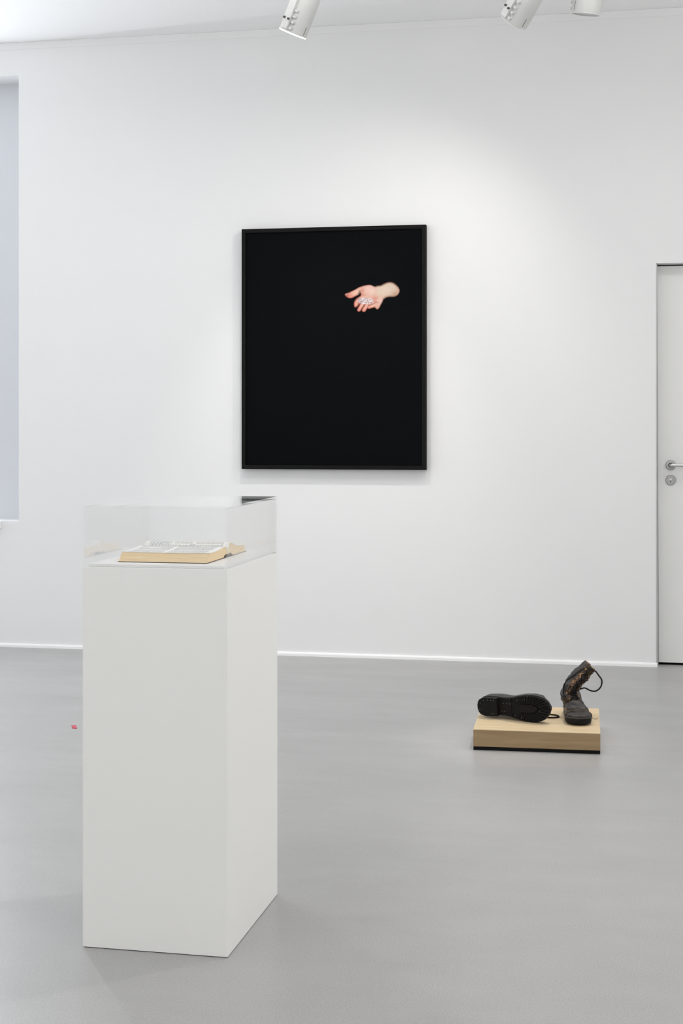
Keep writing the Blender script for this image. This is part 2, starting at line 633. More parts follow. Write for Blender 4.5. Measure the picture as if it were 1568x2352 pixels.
# door
dr = bpy.data.objects.new('door_1', None)
C.objects.link(dr)
structure(dr, 'flush white door with a steel lever handle at the right edge')
dr.location = (DX0, WALL, 0)
dz = Matrix.Translation(-Vector(dr.location))
LY = WALL + 0.075                      # face of the door leaf
bm = bmesh.new()
vs = []
for y in (LY, LY + 0.04):
    vs.append([bm.verts.new(p) for p in ((0.1205, y, 0.0125), (1.045, y, 0.0125), (1.045, y, 2.046), (0.1120, y, 2.046))])
a, b_ = vs
bm.faces.new(a)
bm.faces.new(b_[::-1])
for i in range(4):
    j = (i + 1) % 4
    bm.faces.new((a[i], b_[i], b_[j], a[j]))
leaf = from_bm('door_leaf', bm, M['door'], dr)
box('door_jamb', DX0 + 0.0003, 0.1112, WALL + 0.012, LY + 0.12, 0.0, 2.05, M['frame_grey'], dr)
bm = bmesh.new()
ring = [[bm.verts.new(p) for p in ((0.1113, y, 0.0045), (0.1196, y, 0.0045), (0.1117, y, 2.0455), (0.1113, y, 2.0455))] for y in (LY + 0.004, LY + 0.05)]
bm.faces.new(ring[0])
bm.faces.new(ring[1][::-1])
for i in range(4):
    j = (i + 1) % 4
    bm.faces.new((ring[0][i], ring[1][i], ring[1][j], ring[0][j]))
from_bm('door_stop', bm, M['frame_grey'], dr)
box('door_threshold', DX0 + 0.001, DX1 - 0.001, LY + 0.012, LY + 0.12, 0.0005, 0.004, M['dark_gap'], dr)
box('door_backing', DX0 + 0.001, DX1 - 0.001, LY + 0.12, LY + 0.14, 0.004, DZ1 - 0.001, M['dark_gap'], dr)
HX, HZ = 0.1795, 1.0255
rotY = Matrix.Rotation(PI / 2, 4, 'X')   # lathe z -> -y


def place(px, py, pz):
    return Matrix.Translation((px, py, pz)) @ rotY


lathe('handle_rosette', [(0, -0.001), (0.0245, -0.001), (0.0245, 0.006), (0.0225, 0.008), (0.012, 0.0085), (0.012, 0.0)], M['steel'], dr, 40, place(HX, LY, HZ))
pts = smooth_path([(HX, LY, HZ), (HX, LY - 0.035, HZ), (HX + 0.004, LY - 0.049, HZ), (HX + 0.016, LY - 0.054, HZ), (HX + 0.06, LY - 0.054, HZ), (HX + 0.125, LY - 0.054, HZ)], 6)
tube('door_handle', pts, 0.0088, M['steel_light'], dr, 16)
lathe('keyhole_rosette', [(0, -0.001), (0.0255, -0.001), (0.0255, 0.005), (0.0235, 0.007), (0, 0.0072)], M['steel'], dr, 40, place(HX + 0.0005, LY, 0.948))
lathe('lock_cylinder', [(0, 0.0), (0.0062, 0.0), (0.0062, 0.0095), (0, 0.0098)], M['steel_light'], dr, 20, place(HX, LY, 0.9525))
box('key_slot', HX - 0.0008, HX + 0.0014, LY - 0.0104, LY - 0.0094, 0.9525, 0.9575, M['dark_gap'], dr)
box('lock_stem', HX - 0.0032, HX + 0.0032, LY - 0.0084, LY - 0.004, 0.9375, 0.947, M['spot_slot'], dr, 0.0015)
for ch in dr.children:
    ch.matrix_parent_inverse = dz

# ------------------------------------------------------------------ framed photograph
pic = thing('framed_photograph', 'large black-framed dark photograph of an open hand holding clear crystals, hung on white wall', 'picture', (-1.5645, WALL, 1.636))
FX0, FX1, FZ0, FZ1, FT = -2.0606, -1.0684, 0.9956, 2.2764, 0.042
fw = 0.021
pl = Vector(pic.location)
y0 = WALL - FT


def pbox(name, x0, x1, ya, yb, z0, z1, m, bev=0.0):
    o = box(name, x0 - pl.x, x1 - pl.x, ya - pl.y, yb - pl.y, z0 - pl.z, z1 - pl.z, m, pic, bev)
    return o


pbox('frame_rail', FX0, FX1, y0, WALL - 0.001, FZ1 - fw, FZ1, M['frame'], 0.0012)
pbox('frame_rail', FX0, FX1, y0, WALL - 0.001, FZ0, FZ0 + fw, M['frame'], 0.0012)
pbox('frame_stile', FX0, FX0 + fw, y0 + 0.0003, WALL - 0.001, FZ0 + fw, FZ1 - fw, M['frame'], 0.0012)
pbox('frame_stile', FX1 - fw, FX1, y0 + 0.0003, WALL - 0.001, FZ0 + fw, FZ1 - fw, M['frame'], 0.0012)

# the print: black ground with a hand, kept as colours on a fine grid (flat print)
PY = y0 + 0.010


def srgb3(c):
    return np.array(srgb(*c)[:3])


def print_colors(U, V):
    """U, V: arrays of print coordinates in a 1568 x 1045 sketch of the hand"""
    def poly_sd(P):
        P = np.array(P, float)
        d = np.full(U.shape, 1e9)
        ins = np.zeros(U.shape, bool)
        n = len(P)
        for i in range(n):
            a, b = P[i], P[(i + 1) % n]
            ex, ey = b - a
            wx, wy = U - a[0], V - a[1]
            t = np.clip((wx * ex + wy * ey) / (ex * ex + ey * ey + 1e-9), 0, 1)
            d = np.minimum(d, np.hypot(wx - ex * t, wy - ey * t))
            c = ((a[1] > V) != (b[1] > V)) & (U < (b[0] - a[0]) * (V - a[1]) / (b[1] - a[1] + 1e-9) + a[0])
            ins ^= c
        return np.where(ins, d, -d)

    def round_poly(P, per=5):
        n = len(P)
        out = []
        for i in range(n):
            p0, p1, p2, p3 = (np.array(P[(i + k - 1) % n], float) for k in range(4))
            for k in range(per):
                t = k / per
                out.append(0.5 * (2 * p1 + (p2 - p0) * t + (2 * p0 - 5 * p1 + 4 * p2 - p3) * t * t + (-p0 + 3 * p1 - 3 * p2 + p3) * t ** 3))
        return out

    def capsule(a, b, ra, rb):
        a, b = np.array(a, float), np.array(b, float)
        e = b - a
        t = np.clip(((U - a[0]) * e[0] + (V - a[1]) * e[1]) / (e @ e), 0, 1)
        return ra + (rb - ra) * t - np.hypot(U - a[0] - e[0] * t, V - a[1] - e[1] * t)

    def ss(x, lo, hi):
        t = np.clip((x - lo) / (hi - lo), 0, 1)
        return t * t * (3 - 2 * t)

    col = np.zeros(U.shape + (3,))
    col[:] = np.array((0.0030, 0.0040, 0.0048))

    def layer(sd, base, edge, depth=45, soft=9, shade=None, fade=None, plain=None):
        nonlocal col
        al = ss(sd, -soft, soft)[..., None]
        if fade is not None:
            al = al * fade[..., None]
        t = ss(sd, 0, depth)[..., None]
        if plain is not None:
            t = np.maximum(t, plain[..., None])
        c = srgb3(edge) * (1 - t) + srgb3(base) * t
        if shade is not None:
            c = shade(c)
        col = col * (1 - al) + c * al

    def blob(c, x, y, rx, ry, color, amt, ang=0.0):
        dx, dy = U - x, V - y
        ca, sa = math.cos(ang), math.sin(ang)
        px, py = dx * ca + dy * sa, -dx * sa + dy * ca
        w = np.exp(-((px / rx) ** 2 + (py / ry) ** 2))[..., None] * amt
        return c * (1 - w) + srgb3(color) * w

    # forearm
    arm = round_poly([(740, 380), (830, 335), (910, 325), (980, 290), (1060, 264), (1140, 270), (1210, 318), (1262, 390), (1276, 450), (1240, 520), (1170, 556), (1080, 558), (1010, 572), (950, 610), (800, 600), (690, 520), (680, 420)])

    def arm_sh(c):
        c = blob(c, 1200, 500, 110, 90, (188, 150, 122), 0.8)
        c = blob(c, 1255, 430, 40, 110, (214, 172, 150), 0.75)
        c = blob(c, 1050, 420, 150, 70, (226, 208, 190), 0.6)
        c = blob(c, 960, 560, 120, 40, (214, 180, 156), 0.5)
        return c
    layer(poly_sd(arm), (222, 200, 180), (120, 84, 66), 46, 13, arm_sh)
    # palm
    palm = round_poly([(478, 370), (560, 332), (690, 312), (775, 345), (870, 420), (950, 560), (955, 625), (920, 700), (870, 785), (830, 798), (780, 760), (640, 720), (500, 700), (400, 660), (430, 585), (520, 520), (500, 440)])

    def palm_sh(c):
        c = blob(c, 690, 400, 130, 80, (233, 196, 184), 0.8)
        c = blob(c, 760, 460, 70, 60, (235, 214, 200), 0.7)
        c = blob(c, 540, 430, 45, 60, (206, 134, 116), 0.75)
        c = blob(c, 560, 520, 60, 30, (204, 132, 112), 0.7)
        c = blob(c, 820, 560, 70, 110, (216, 140, 122), 0.75, 0.5)
        c = blob(c, 900, 620, 55, 110, (228, 200, 184), 0.8, 0.35)
        c = blob(c, 640, 560, 110, 40, (226, 186, 164), 0.6)
        c = blob(c, 820, 660, 60, 12, (176, 92, 80), 0.7, 0.25)
        c = blob(c, 850, 760, 50, 60, (222, 170, 150), 0.6)
        return c
    layer(poly_sd(palm), (226, 178, 162), (150, 88, 74), 34, 10, palm_sh, fade=1 - ss(U + 0.5 * (V - 400), 800, 900) * (1 - ss(V, 480, 600)), plain=ss(U, 740, 820) * (1 - ss(V, 520, 640)))
    # index finger side, middle, ring, little finger
    layer(poly_sd(round_poly([(440, 590), (480, 600), (500, 650), (470, 720), (425, 758), (392, 748), (380, 700), (392, 640)])), (232, 172, 154), (150, 78, 64), 40, 9,
          lambda c: blob(c, 470, 610, 60, 40, (232, 160, 140), 0.6))
    layer(capsule((545, 705), (482, 808), 46, 36), (235, 176, 158), (150, 76, 62), 34, 8, lambda c: blob(c, 480, 815, 40, 30, (224, 130, 118), 0.6))
    layer(capsule((640, 720), (580, 812), 46, 40), (235, 176, 158), (150, 76, 62), 34, 8, lambda c: blob(c, 580, 825, 40, 30, (226, 136, 122), 0.6))
    layer(capsule((850, 700), (682, 757), 50, 34), (234, 186, 164), (160, 88, 72), 34, 8, fade=1 - ss(U, 740, 850), shade=lambda c: blob(c, 670, 765, 40, 30, (226, 134, 122), 0.6))
    # thumb
    th = round_poly([(205, 505), (222, 480), (300, 450), (400, 405), (480, 365), (540, 380), (530, 450), (505, 495), (420, 535), (340, 570), (290, 572), (235, 545)])

    def th_sh(c):
        c = blob(c, 250, 520, 55, 45, (150, 70, 58), 0.75)
        c = blob(c, 320, 520, 60, 40, (222, 128, 114), 0.6)
        c = blob(c, 440, 440, 90, 50, (232, 192, 172), 0.7, -0.4)
        c = blob(c, 228, 488, 22, 16, (214, 178, 168), 0.7)
        return c
    layer(poly_sd(th), (230, 180, 160), (150, 78, 62), 34, 9, th_sh, fade=1 - ss(U + 0.4 * (V - 430), 455, 535), plain=ss(U, 430, 510))
    # crystals heaped in the palm
    rnd = random.Random(11)
    for _ in range(330):
        a, r = rnd.random() * 2 * PI, math.sqrt(rnd.random())
        x = 612 + math.cos(a) * r * 152
        y = 632 + math.sin(a) * r * 64 + (x - 612) * 0.03
        s = rnd.uniform(5, 13)
        c = rnd.choice([(236, 226, 226), (214, 196, 192), (250, 248, 248), (176, 158, 158), (132, 108, 106), (228, 206, 208), (205, 190, 200)])
        w = np.clip(1.3 - np.maximum(np.abs(U - x) / s, np.abs(V - y) / (s * rnd.uniform(0.6, 1.2))), 0, 1)[..., None]
        col = col * (1 - w) + srgb3(c) * w
    for _ in range(12):
        x, y = 612 + rnd.uniform(-150, 170), 630 + rnd.uniform(-70, 60)
        w = np.clip(1.2 - np.hypot(U - x, V - y) / 7, 0, 1)[..., None]
        col = col * (1 - w) + srgb3((120, 84, 74)) * w
    return col * 0.80


# sketch (u,v) -> world on the print: two corners measured on the print
HXA, HXB = -1.5560, -1.1305            # world x at u = 0 and u = 1568
HZA, HZB = 2.0500, 1.7745              # world z at v = 0 and v = 1045
PX0, PX1, PZ0, PZ1 = FX0 + fw, FX1 - fw, FZ0 + fw, FZ1 - fw
us = np.linspace(150, 1330, 237)
vsr = np.linspace(230, 890, 133)
xs = np.concatenate([[PX0], HXA + us / 1568 * (HXB - HXA), [PX1]])
zs = np.concatenate([[PZ1], HZA + vsr / 1045 * (HZB - HZA), [PZ0]])
XX, ZZ = np.meshgrid(xs, zs)
U = (XX - HXA) / (HXB - HXA) * 1568
V = (ZZ - HZA) / (HZB - HZA) * 1045
cols = print_colors(U, V)
nx, nz = len(xs), len(zs)
verts = np.stack([XX - pl.x, np.full_like(XX, PY - pl.y), ZZ - pl.z], -1).reshape(-1, 3)
faces = [(i * nx + j, (i + 1) * nx + j, (i + 1) * nx + j + 1, i * nx + j + 1) for i in range(nz - 1) for j in range(nx - 1)]
me = bpy.data.meshes.new('photo_print')
me.from_pydata(verts.tolist(), [], faces)
at = me.color_attributes.new('print', 'FLOAT_COLOR', 'POINT')
buf = np.ones((nx * nz, 4), np.float32)
buf[:, :3] = cols.reshape(-1, 3)
at.data.foreach_set('color', buf.ravel())
pm = mat('photo_print_surface', (0, 0, 0, 1), 0.35, 0.03)
an = pm.node_tree.nodes.new('ShaderNodeAttribute')
an.attribute_name = 'print'
pm.node_tree.links.new(an.outputs['Color'], pm.node_tree.nodes['Principled BSDF'].inputs['Base Color'])
link('photo_print', me, pm, pic)
pbox('backing_board', PX0, PX1, PY + 0.002, WALL - 0.004, PZ0, PZ1, M['frame'])

# ------------------------------------------------------------------ plinth, hood, book
PA = -0.0093
PW, PL_, PH, VH = 0.3555, 0.4722, 0.9005, 0.1465
# local frame: origin at the right-front foot corner, +x right, +y back
plx = thing('display_plinth', 'tall white box plinth on the grey floor carrying an acrylic hood', 'plinth', (-0.9259, 3.3268, 0), (0, 0, PA))
box('plinth_body', -PW, 0, 0, PL_, 0.0015, PH, M['plinth'], plx, 0.0012)
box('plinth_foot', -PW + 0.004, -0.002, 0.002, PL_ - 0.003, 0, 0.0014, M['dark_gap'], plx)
box('base_board', -PW + 0.0105, -0.0105, 0.0105, PL_ - 0.0105, PH + 0.0001, PH + 0.0062, M['plate'], plx, 0.0008)

hood = thing('display_hood', 'clear acrylic hood standing on the white plinth over the open book', 'display case', (-0.9259, 3.3268, PH + 0.0002), (0, 0, PA))
T = 0.006
e = 0.0012
box('side_pane', -PW + e, -PW + e + T, e + T, PL_ - e - T, 0, VH - T, M['acrylic'], hood)
box('side_pane', -e - T, -e, e + T, PL_ - e - T, 0, VH - T, M['acrylic'], hood)
box('front_pane', -PW + e, -e, e, e + T, 0, VH - T, M['acrylic'], hood)
box('back_pane', -PW + e, -e, PL_ - e - T, PL_ - e, 0, VH - T, M['acrylic'], hood)
box('top_pane', -PW + e, -e, e, PL_ - e, VH - T, VH, M['acrylic'], hood)

# open book; local x along the spine, y towards the back
BZ = PH + 0.0064
book = thing('open_book', 'thick open book with yellowed page edges under the acrylic hood', 'book', (-0.9945, 3.391, BZ), (0, 0, PA + 0.0))
BL = 0.2205
near_top = [(0.0240, 0.0222), (0.050, 0.0218), (0.085, 0.0224), (0.115, 0.0246), (0.137, 0.0262), (0.150, 0.0268), (0.161, 0.0254), (0.1700, 0.0212), (0.1755, 0.0150), (0.1785, 0.0095)]
near_bot = [(0.1745, 0.0065), (0.164, 0.0090), (0.152, 0.0072), (0.143, 0.0032), (0.130, 0.0018), (0.06, 0.0018), (0.0, 0.0018)]
far_top = [(0.180, 0.0095), (0.1825, 0.0200), (0.189, 0.0292), (0.198, 0.0336), (0.209, 0.0336), (0.226, 0.0298), (0.250, 0.0236), (0.280, 0.0208), (0.312, 0.0190), (0.326, 0.0186)]
far_bot = [(0.343, 0.0018), (0.25, 0.0018), (0.226, 0.0022), (0.214, 0.0060), (0.203, 0.0096), (0.192, 0.0086), (0.184, 0.0060)]


def dense(pr, per=5):
    return [(p.x, p.y) for p in smooth_path([(a, b, 0) for a, b in pr], per)]


def block(name, top, bot, seed):
    prof = dense(top) + dense(bot)
    n = len(prof)
    K = 14
    verts, faces = [], []
    for k in range(K + 1):
        x = -BL + BL * k / K
        for (y, z) in prof:
            w = 0.0006 * noise.noise(Vector((x * 30, y * 20, seed)))
            sag = -0.0012 * math.sin(PI * k / K) if z > 0.014 else 0
            verts.append((x + (0.0008 * noise.noise(Vector((z * 400, y * 30, seed + k % K))) if k in (0, K) else 0), y + w, z + sag))
    for k in range(K):
        for i in range(n):
            j = (i + 1) % n
            faces.append((k * n + i, k * n + j, (k + 1) * n + j, (k + 1) * n + i))
    faces += [tuple(range(n)), tuple(K * n + i for i in range(n))[::-1]]
    me = bpy.data.meshes.new(name)
    me.from_pydata(verts, [], faces)
    bm = bmesh.new()
    bm.from_mesh(me)
    bpy.data.meshes.remove(me)
    bmesh.ops.triangulate(bm, faces=[f for f in bm.faces if len(f.verts) > 4])
    return from_bm(name, bm, M['edge'], book)


def page(name, top, material, off=0.0005):
    prof = dense(top, 6)
    K = 14
    verts, faces = [], []
    n = len(prof)
    for k in range(K + 1):
        x = -BL - 0.0004 + (BL + 0.0008) * k / K
        for (y, z) in prof:
            sag = -0.0012 * math.sin(PI * k / K) if z > 0.014 else 0
            verts.append((x, y, z + sag + off))
    for k in range(K):
        for i in range(n - 1):
            faces.append((k * n + i, k * n + i + 1, (k + 1) * n + i + 1, (k + 1) * n + i))
    me = bpy.data.meshes.new(name)
    me.from_pydata(verts, [], faces)
    o = link(name, me, material, book, True)
    s = o.modifiers.new('thickness', 'SOLIDIFY')
    s.thickness = 0.0004
    return o


block('page_block', near_top, near_bot, 1.3)
block('page_block', far_top, far_bot, 4.1)
near_cols = [(-0.209, -0.016, 0.030, 0.088), (-0.209, -0.016, 0.094, 0.150)]
far_cols = [(-0.207, -0.014, 0.183, 0.244), (-0.207, -0.014, 0.250, 0.315)]
page('page', near_top, page_material('printed_page_near', 0.0, near_cols, [(-0.125, -0.116, 0.03, 0.16), (-0.209, -0.15, 0.118, 0.126)]))
page('page', far_top, page_material('printed_page_far', 0.001, far_cols, [(-0.155, -0.10, 0.188, 0.191), (-0.085, -0.02, 0.188, 0.191), (-0.150, -0.143, 0.19, 0.31), (-0.095, -0.087, 0.19, 0.31)]))
box('book_cover', -BL - 0.0015, 0.001, -0.001, 0.350, 0.0, 0.0014, M['cover'], book, 0.0004)

# ------------------------------------------------------------------ low wooden block
BA = 0.0345
BW, BD, BH = 0.4754, 0.4908, 0.0782
blk = thing('wooden_block', 'low pale plywood block with a black foot strip on the grey floor, under two boots', 'block', (-0.6018, 5.6289, 0), (0, 0, BA))
box('block_top', 0, BW, 0, BD, BH - 0.0030, BH, M['wood'], blk, 0.0005)
box('block_body', 0.0003, BW - 0.0003, 0.0003, BD - 0.0003, 0.0135, BH - 0.0031, M['wood_side'], blk, 0.0004)
box('base_strip', 0.0008, BW - 0.0008, 0.0008, BD - 0.0008, 0, 0.0134, M['black_base'], blk)

# ------------------------------------------------------------------ boots
SHOE_L = 0.300
OUT = [(0.0, 0.0, 0.0), (0.006, 0.014, -0.014), (0.025, 0.027, -0.027), (0.06, 0.0335, -0.0335), (0.12, 0.0365, -0.0365), (0.22, 0.0365, -0.0365), (0.32, 0.0345, -0.0345),
       (0.42, 0.0355, -0.0335), (0.54, 0.044, -0.040), (0.66, 0.0525, -0.0475), (0.77, 0.0545, -0.049), (0.86, 0.051, -0.0455), (0.93, 0.0415, -0.037), (0.975, 0.027, -0.024), (0.994, 0.012, -0.011), (1.0, 0.0, 0.0)]


def half(s, side):
    """half width of the sole outline at s (0 heel .. 1 toe)"""
    s = min(max(s, 0.0), 1.0)
    for (a, b) in zip(OUT, OUT[1:]):
        if s <= b[0]:
            t = (s - a[0]) / (b[0] - a[0])
            if b[0] <= 0.025 or a[0] >= 0.93:
                pass
            else:
                t = t * t * (3 - 2 * t) * 0.35 + t * 0.65
            k = 1 if side > 0 else 2
            return a[k] + (b[k] - a[k]) * t
    return 0.0


def outline(s0=0.0, s1=1.0, grow=0.0, n=26):
    ss = [s0 + (s1 - s0) * (0.5 - 0.5 * math.cos(PI * i / n)) for i in range(n + 1)]
    L = [(s * SHOE_L, half(s, 1) + grow) for s in ss]
    R = [(s * SHOE_L, half(s, -1) - grow) for s in ss]
    pts = L + R[::-1]
    out = []
    for p in pts:
        if not out or (abs(p[0] - out[-1][0]) + abs(p[1] - out[-1][1])) > 1e-4:
            out.append(p)
    if abs(out[0][0] - out[-1][0]) + abs(out[0][1] - out[-1][1]) < 1e-4:
        out.pop()
    return out


SPRING = 0.004


def spring(x):
    s = x / SHOE_L
    return SPRING * max(0.0, (s - 0.72) / 0.28) ** 2


def prism(name, pts, z0, z1, material, parent, bevel=0.0, bend=True):
    bm = bmesh.new()
    lo = [bm.verts.new((x, y, z0 + (spring(x) if bend else 0))) for x, y in pts]
    hi = [bm.verts.new((x, y, z1 + (spring(x) if bend else 0))) for x, y in pts]
    n = len(pts)
    caps = [bm.faces.new(lo[::-1]), bm.faces.new(hi)]
    for i in range(n):
        j = (i + 1) % n
        bm.faces.new((lo[i], lo[j], hi[j], hi[i]))
    if bevel:
        es = [e for f in caps for e in f.edges]
        bmesh.ops.bevel(bm, geom=es, offset=bevel, segments=1, affect='EDGES')
    return from_bm(name, bm, material, parent)


def rounded_slab(name, s0, s1, levels, material, parent):
    """slab with the sole's outline, its lower edge rounded: levels are (outset, z)"""
    base = outline(s0, s1, 0.0, 24)
    cx = SHOE_L * (s0 + s1) / 2
    bm = bmesh.new()
    rings = []
    for g_, z in levels:
        k = 1 + g_ / 0.05
        rings.append([bm.verts.new((cx + (x - cx) * (1 + g_ / (SHOE_L * (s1 - s0) / 2)), y * k, z + spring(x))) for x, y in base])
    n = len(base)
    bm.faces.new(rings[0][::-1])
    bm.faces.new(rings[-1])
    for a, b in zip(rings, rings[1:]):
        for i in range(n):
            j = (i + 1) % n
            bm.faces.new((a[i], a[j], b[j], b[i]))
    return from_bm(name, bm, material, parent)


def wrinkle(p, seed, amp, sc):
    n = noise.noise(p * sc + Vector((seed, 0, 0))) + 0.5 * noise.noise(p * sc * 2.3 + Vector((0, seed, 0)))
    return amp * n


def make_sole(boot, treads):
    sole = prism('sole', outline(0, 1, 0.0, 30), 0.016, 0.024, M['rubber'], boot, 0.001)
    prism('welt', outline(0, 1, 0.002, 30), 0.0242, 0.0285, M['welt'], sole, 0.0012)
    heel = prism('heel', outline(0.0, 0.285, -0.0005, 20), -0.004 if treads else 0.0, 0.0158, M['rubber'], boot, 0.0015)
    if not treads:
        rounded_slab('forefoot_tread', 0.42, 1.0, ((-0.011, 0.0), (-0.0055, 0.0018), (-0.0025, 0.0050), (-0.001, 0.0095), (-0.001, 0.0158)), M['rubber'], sole)
    if treads:
        # centre pad and radial lugs along both edges of the forefoot
        pad = [(SHOE_L * (0.70 + 0.150 * math.cos(t)), 0.0022 + 0.0165 * math.sin(t)) for t in [2 * PI * i / 28 for i in range(28)]]
        prism('tread_pad', pad, 0.0105, 0.0159, M['rubber_dull'], sole, 0.001)
        shank = [(SHOE_L * s, w) for s, w in ((0.30, 0.022), (0.40, 0.022), (0.47, 0.018), (0.47, -0.018), (0.40, -0.022), (0.30, -0.022))]
        prism('shank_plate', shank, 0.0135, 0.0159, M['rubber_dull'], sole, 0.0008)
        ol = [Vector((x, y, 0)) for x, y in outline(0.43, 1.0, -0.001, 60)]
        cx = Vector((SHOE_L * 0.70, 0.0022, 0))
        # walk the forefoot outline and cut it into lugs
        half_pts = ol
        per = [0.0]
        for a_, c_ in zip(half_pts, half_pts[1:]):
            per.append(per[-1] + (c_ - a_).length)
        tot = per[-1]

        def at_len(d):
            for i in range(len(per) - 1):
                if per[i + 1] >= d:
                    t = (d - per[i]) / max(per[i + 1] - per[i], 1e-9)
                    return half_pts[i].lerp(half_pts[i + 1], t)
            return half_pts[-1]
        pitch, gap = 0.0132, 0.0034
        d = 0.004
        while d + pitch < tot:
            p, q = at_len(d), at_len(d + pitch - gap)
            mid_ = (p + q) / 2
            # inner ends lie on an ellipse round the pad
            def inner(v):
                r = v - cx
                ang = math.atan2(r.y / 0.0195, r.x / (SHOE_L * 0.170))
                e_ = cx + Vector((SHOE_L * 0.170 * math.cos(ang), 0.0195 * math.sin(ang), 0))
                if (e_ - cx).length > r.length - 0.006:
                    e_ = cx + r * 0.66
                return e_
            pi_, qi = inner(p), inner(q)
            if mid_.x < SHOE_L * 0.50:
                pi_ = p * 1.0
                qi = q * 1.0
                pi_.y *= 0.55
                qi.y *= 0.55
            pts = [(p.x, p.y), (q.x, q.y), (qi.x, qi.y), (pi_.x, pi_.y)]
            prism('lug', pts, 0.0095, 0.0159, M['rubber'], sole, 0.0008)
            d += pitch
        nm = None
        for (s, w) in ((0.035, 0.012), (0.05, -0.014), (0.10, -0.026), (0.20, 0.026), (0.235, 0.024), (0.16, -0.028), (0.21, -0.028), (0.25, -0.027)):
            if nm is None:
                o = lathe('nail', [(0, -0.0052), (0.0011, -0.0050), (0.0013, -0.0036), (0, -0.0034)], M['nail'], heel, 10)
                nm = o
            else:
                o = nm.copy()
                C.objects.link(o)
                o.parent = heel
            o.location = (s * SHOE_L, w, 0)
        for (s, w) in ((0.33, 0.018), (0.37, 0.018), (0.36, -0.014), (0.41, -0.014), (0.455, -0.013)):
            o = nm.copy()
            C.objects.link(o)
            o.parent = sole
            o.location = (s * SHOE_L, w, 0.0184)
        for (s, w, z) in ((0.53, 0.030, 0.0143), (0.62, 0.036, 0.0143), (0.88, 0.010, 0.0147), (0.57, -0.030, 0.0143), (0.68, -0.034, 0.0143)):
            o = nm.copy()
            C.objects.link(o)
            o.parent = sole
            o.location = (s * SHOE_L, w, z)
    return sole


def make_vamp(boot, heights, seed, lean=0.0, amp=0.0022, bulge=0.10):
    """foot of the boot: arches from heel to toe"""
    S = 44
    K = 26
    verts, faces = [], []
    for i in range(S + 1):
        s = 0.5 - 0.5 * math.cos(PI * i / S)
        s = 0.004 + 0.99 * s
        x = s * SHOE_L
        hh = 0.0
        for (a, b) in zip(heights, heights[1:]):
            if a[0] <= s <= b[0]:
                t = (s - a[0]) / (b[0] - a[0])
                t = t * t * (3 - 2 * t)
                hh = a[1] + (b[1] - a[1]) * t
                sh = a[2] + (b[2] - a[2]) * t
                break
        wl, wr = half(s, 1) - 0.0015, half(s, -1) + 0.0015
        z0 = 0.0265 + spring(x)
        for k in range(K + 1):
            t = PI * k / K
            c, sn = math.cos(t), max(0.0, math.sin(t))
            w = wl if c > 0 else -wr
            y = w * math.copysign(abs(c) ** 0.75, c) * (1 + bulge * math.sin(2 * min(t, PI - t)) * (1 if hh > 0.03 else 0.4))
            z = z0 + hh * (sn ** 0.8)
            y += sh * (sn ** 1.4) + lean * hh * sn
            p = Vector((x, y, z))
            d = Vector((0, c, sn + 0.001)).normalized()
            a_ = amp * (0.25 + sn)
            p += d * wrinkle(p, seed, a_, 38)
            verts.append(p)
    n = K + 1
    for i in range(S):
        for k in range(K):
            faces.append((i * n + k, i * n + k + 1, (i + 1) * n + k + 1, (i + 1) * n + k))
        faces.append((i * n + K, i * n, (i + 1) * n, (i + 1) * n + K))
    faces += [tuple(range(n)), tuple(S * n + k for k in range(n))[::-1]]
    me = bpy.data.meshes.new('vamp')
    me.from_pydata(verts, [], faces)
    bm = bmesh.new()
    bm.from_mesh(me)
    bpy.data.meshes.remove(me)
    return from_bm('vamp', bm, M['leather'], boot, True)


def shaft_frames(spine, front, per=6):
    """centre line, unit tangent, front direction and side direction at each step"""
    P = smooth_path(spine, per)
    out = []
    n = len(P)
    for i, p in enumerate(P):
        d = (P[min(i + 1, n - 1)] - P[max(i - 1, 0)]).normalized()
        t = i / (n - 1)
        fr = Vector(front[0]).lerp(Vector(front[1]), t)
        fr = (fr - d * fr.dot(d)).normalized()
        out.append((p, d, fr, d.cross(fr).normalized()))
    return out


def lerp_list(L, t):
    x = t * (len(L) - 1)
    i = min(int(x), len(L) - 2)
    return L[i] + (L[i + 1] - L[i]) * (x - i)


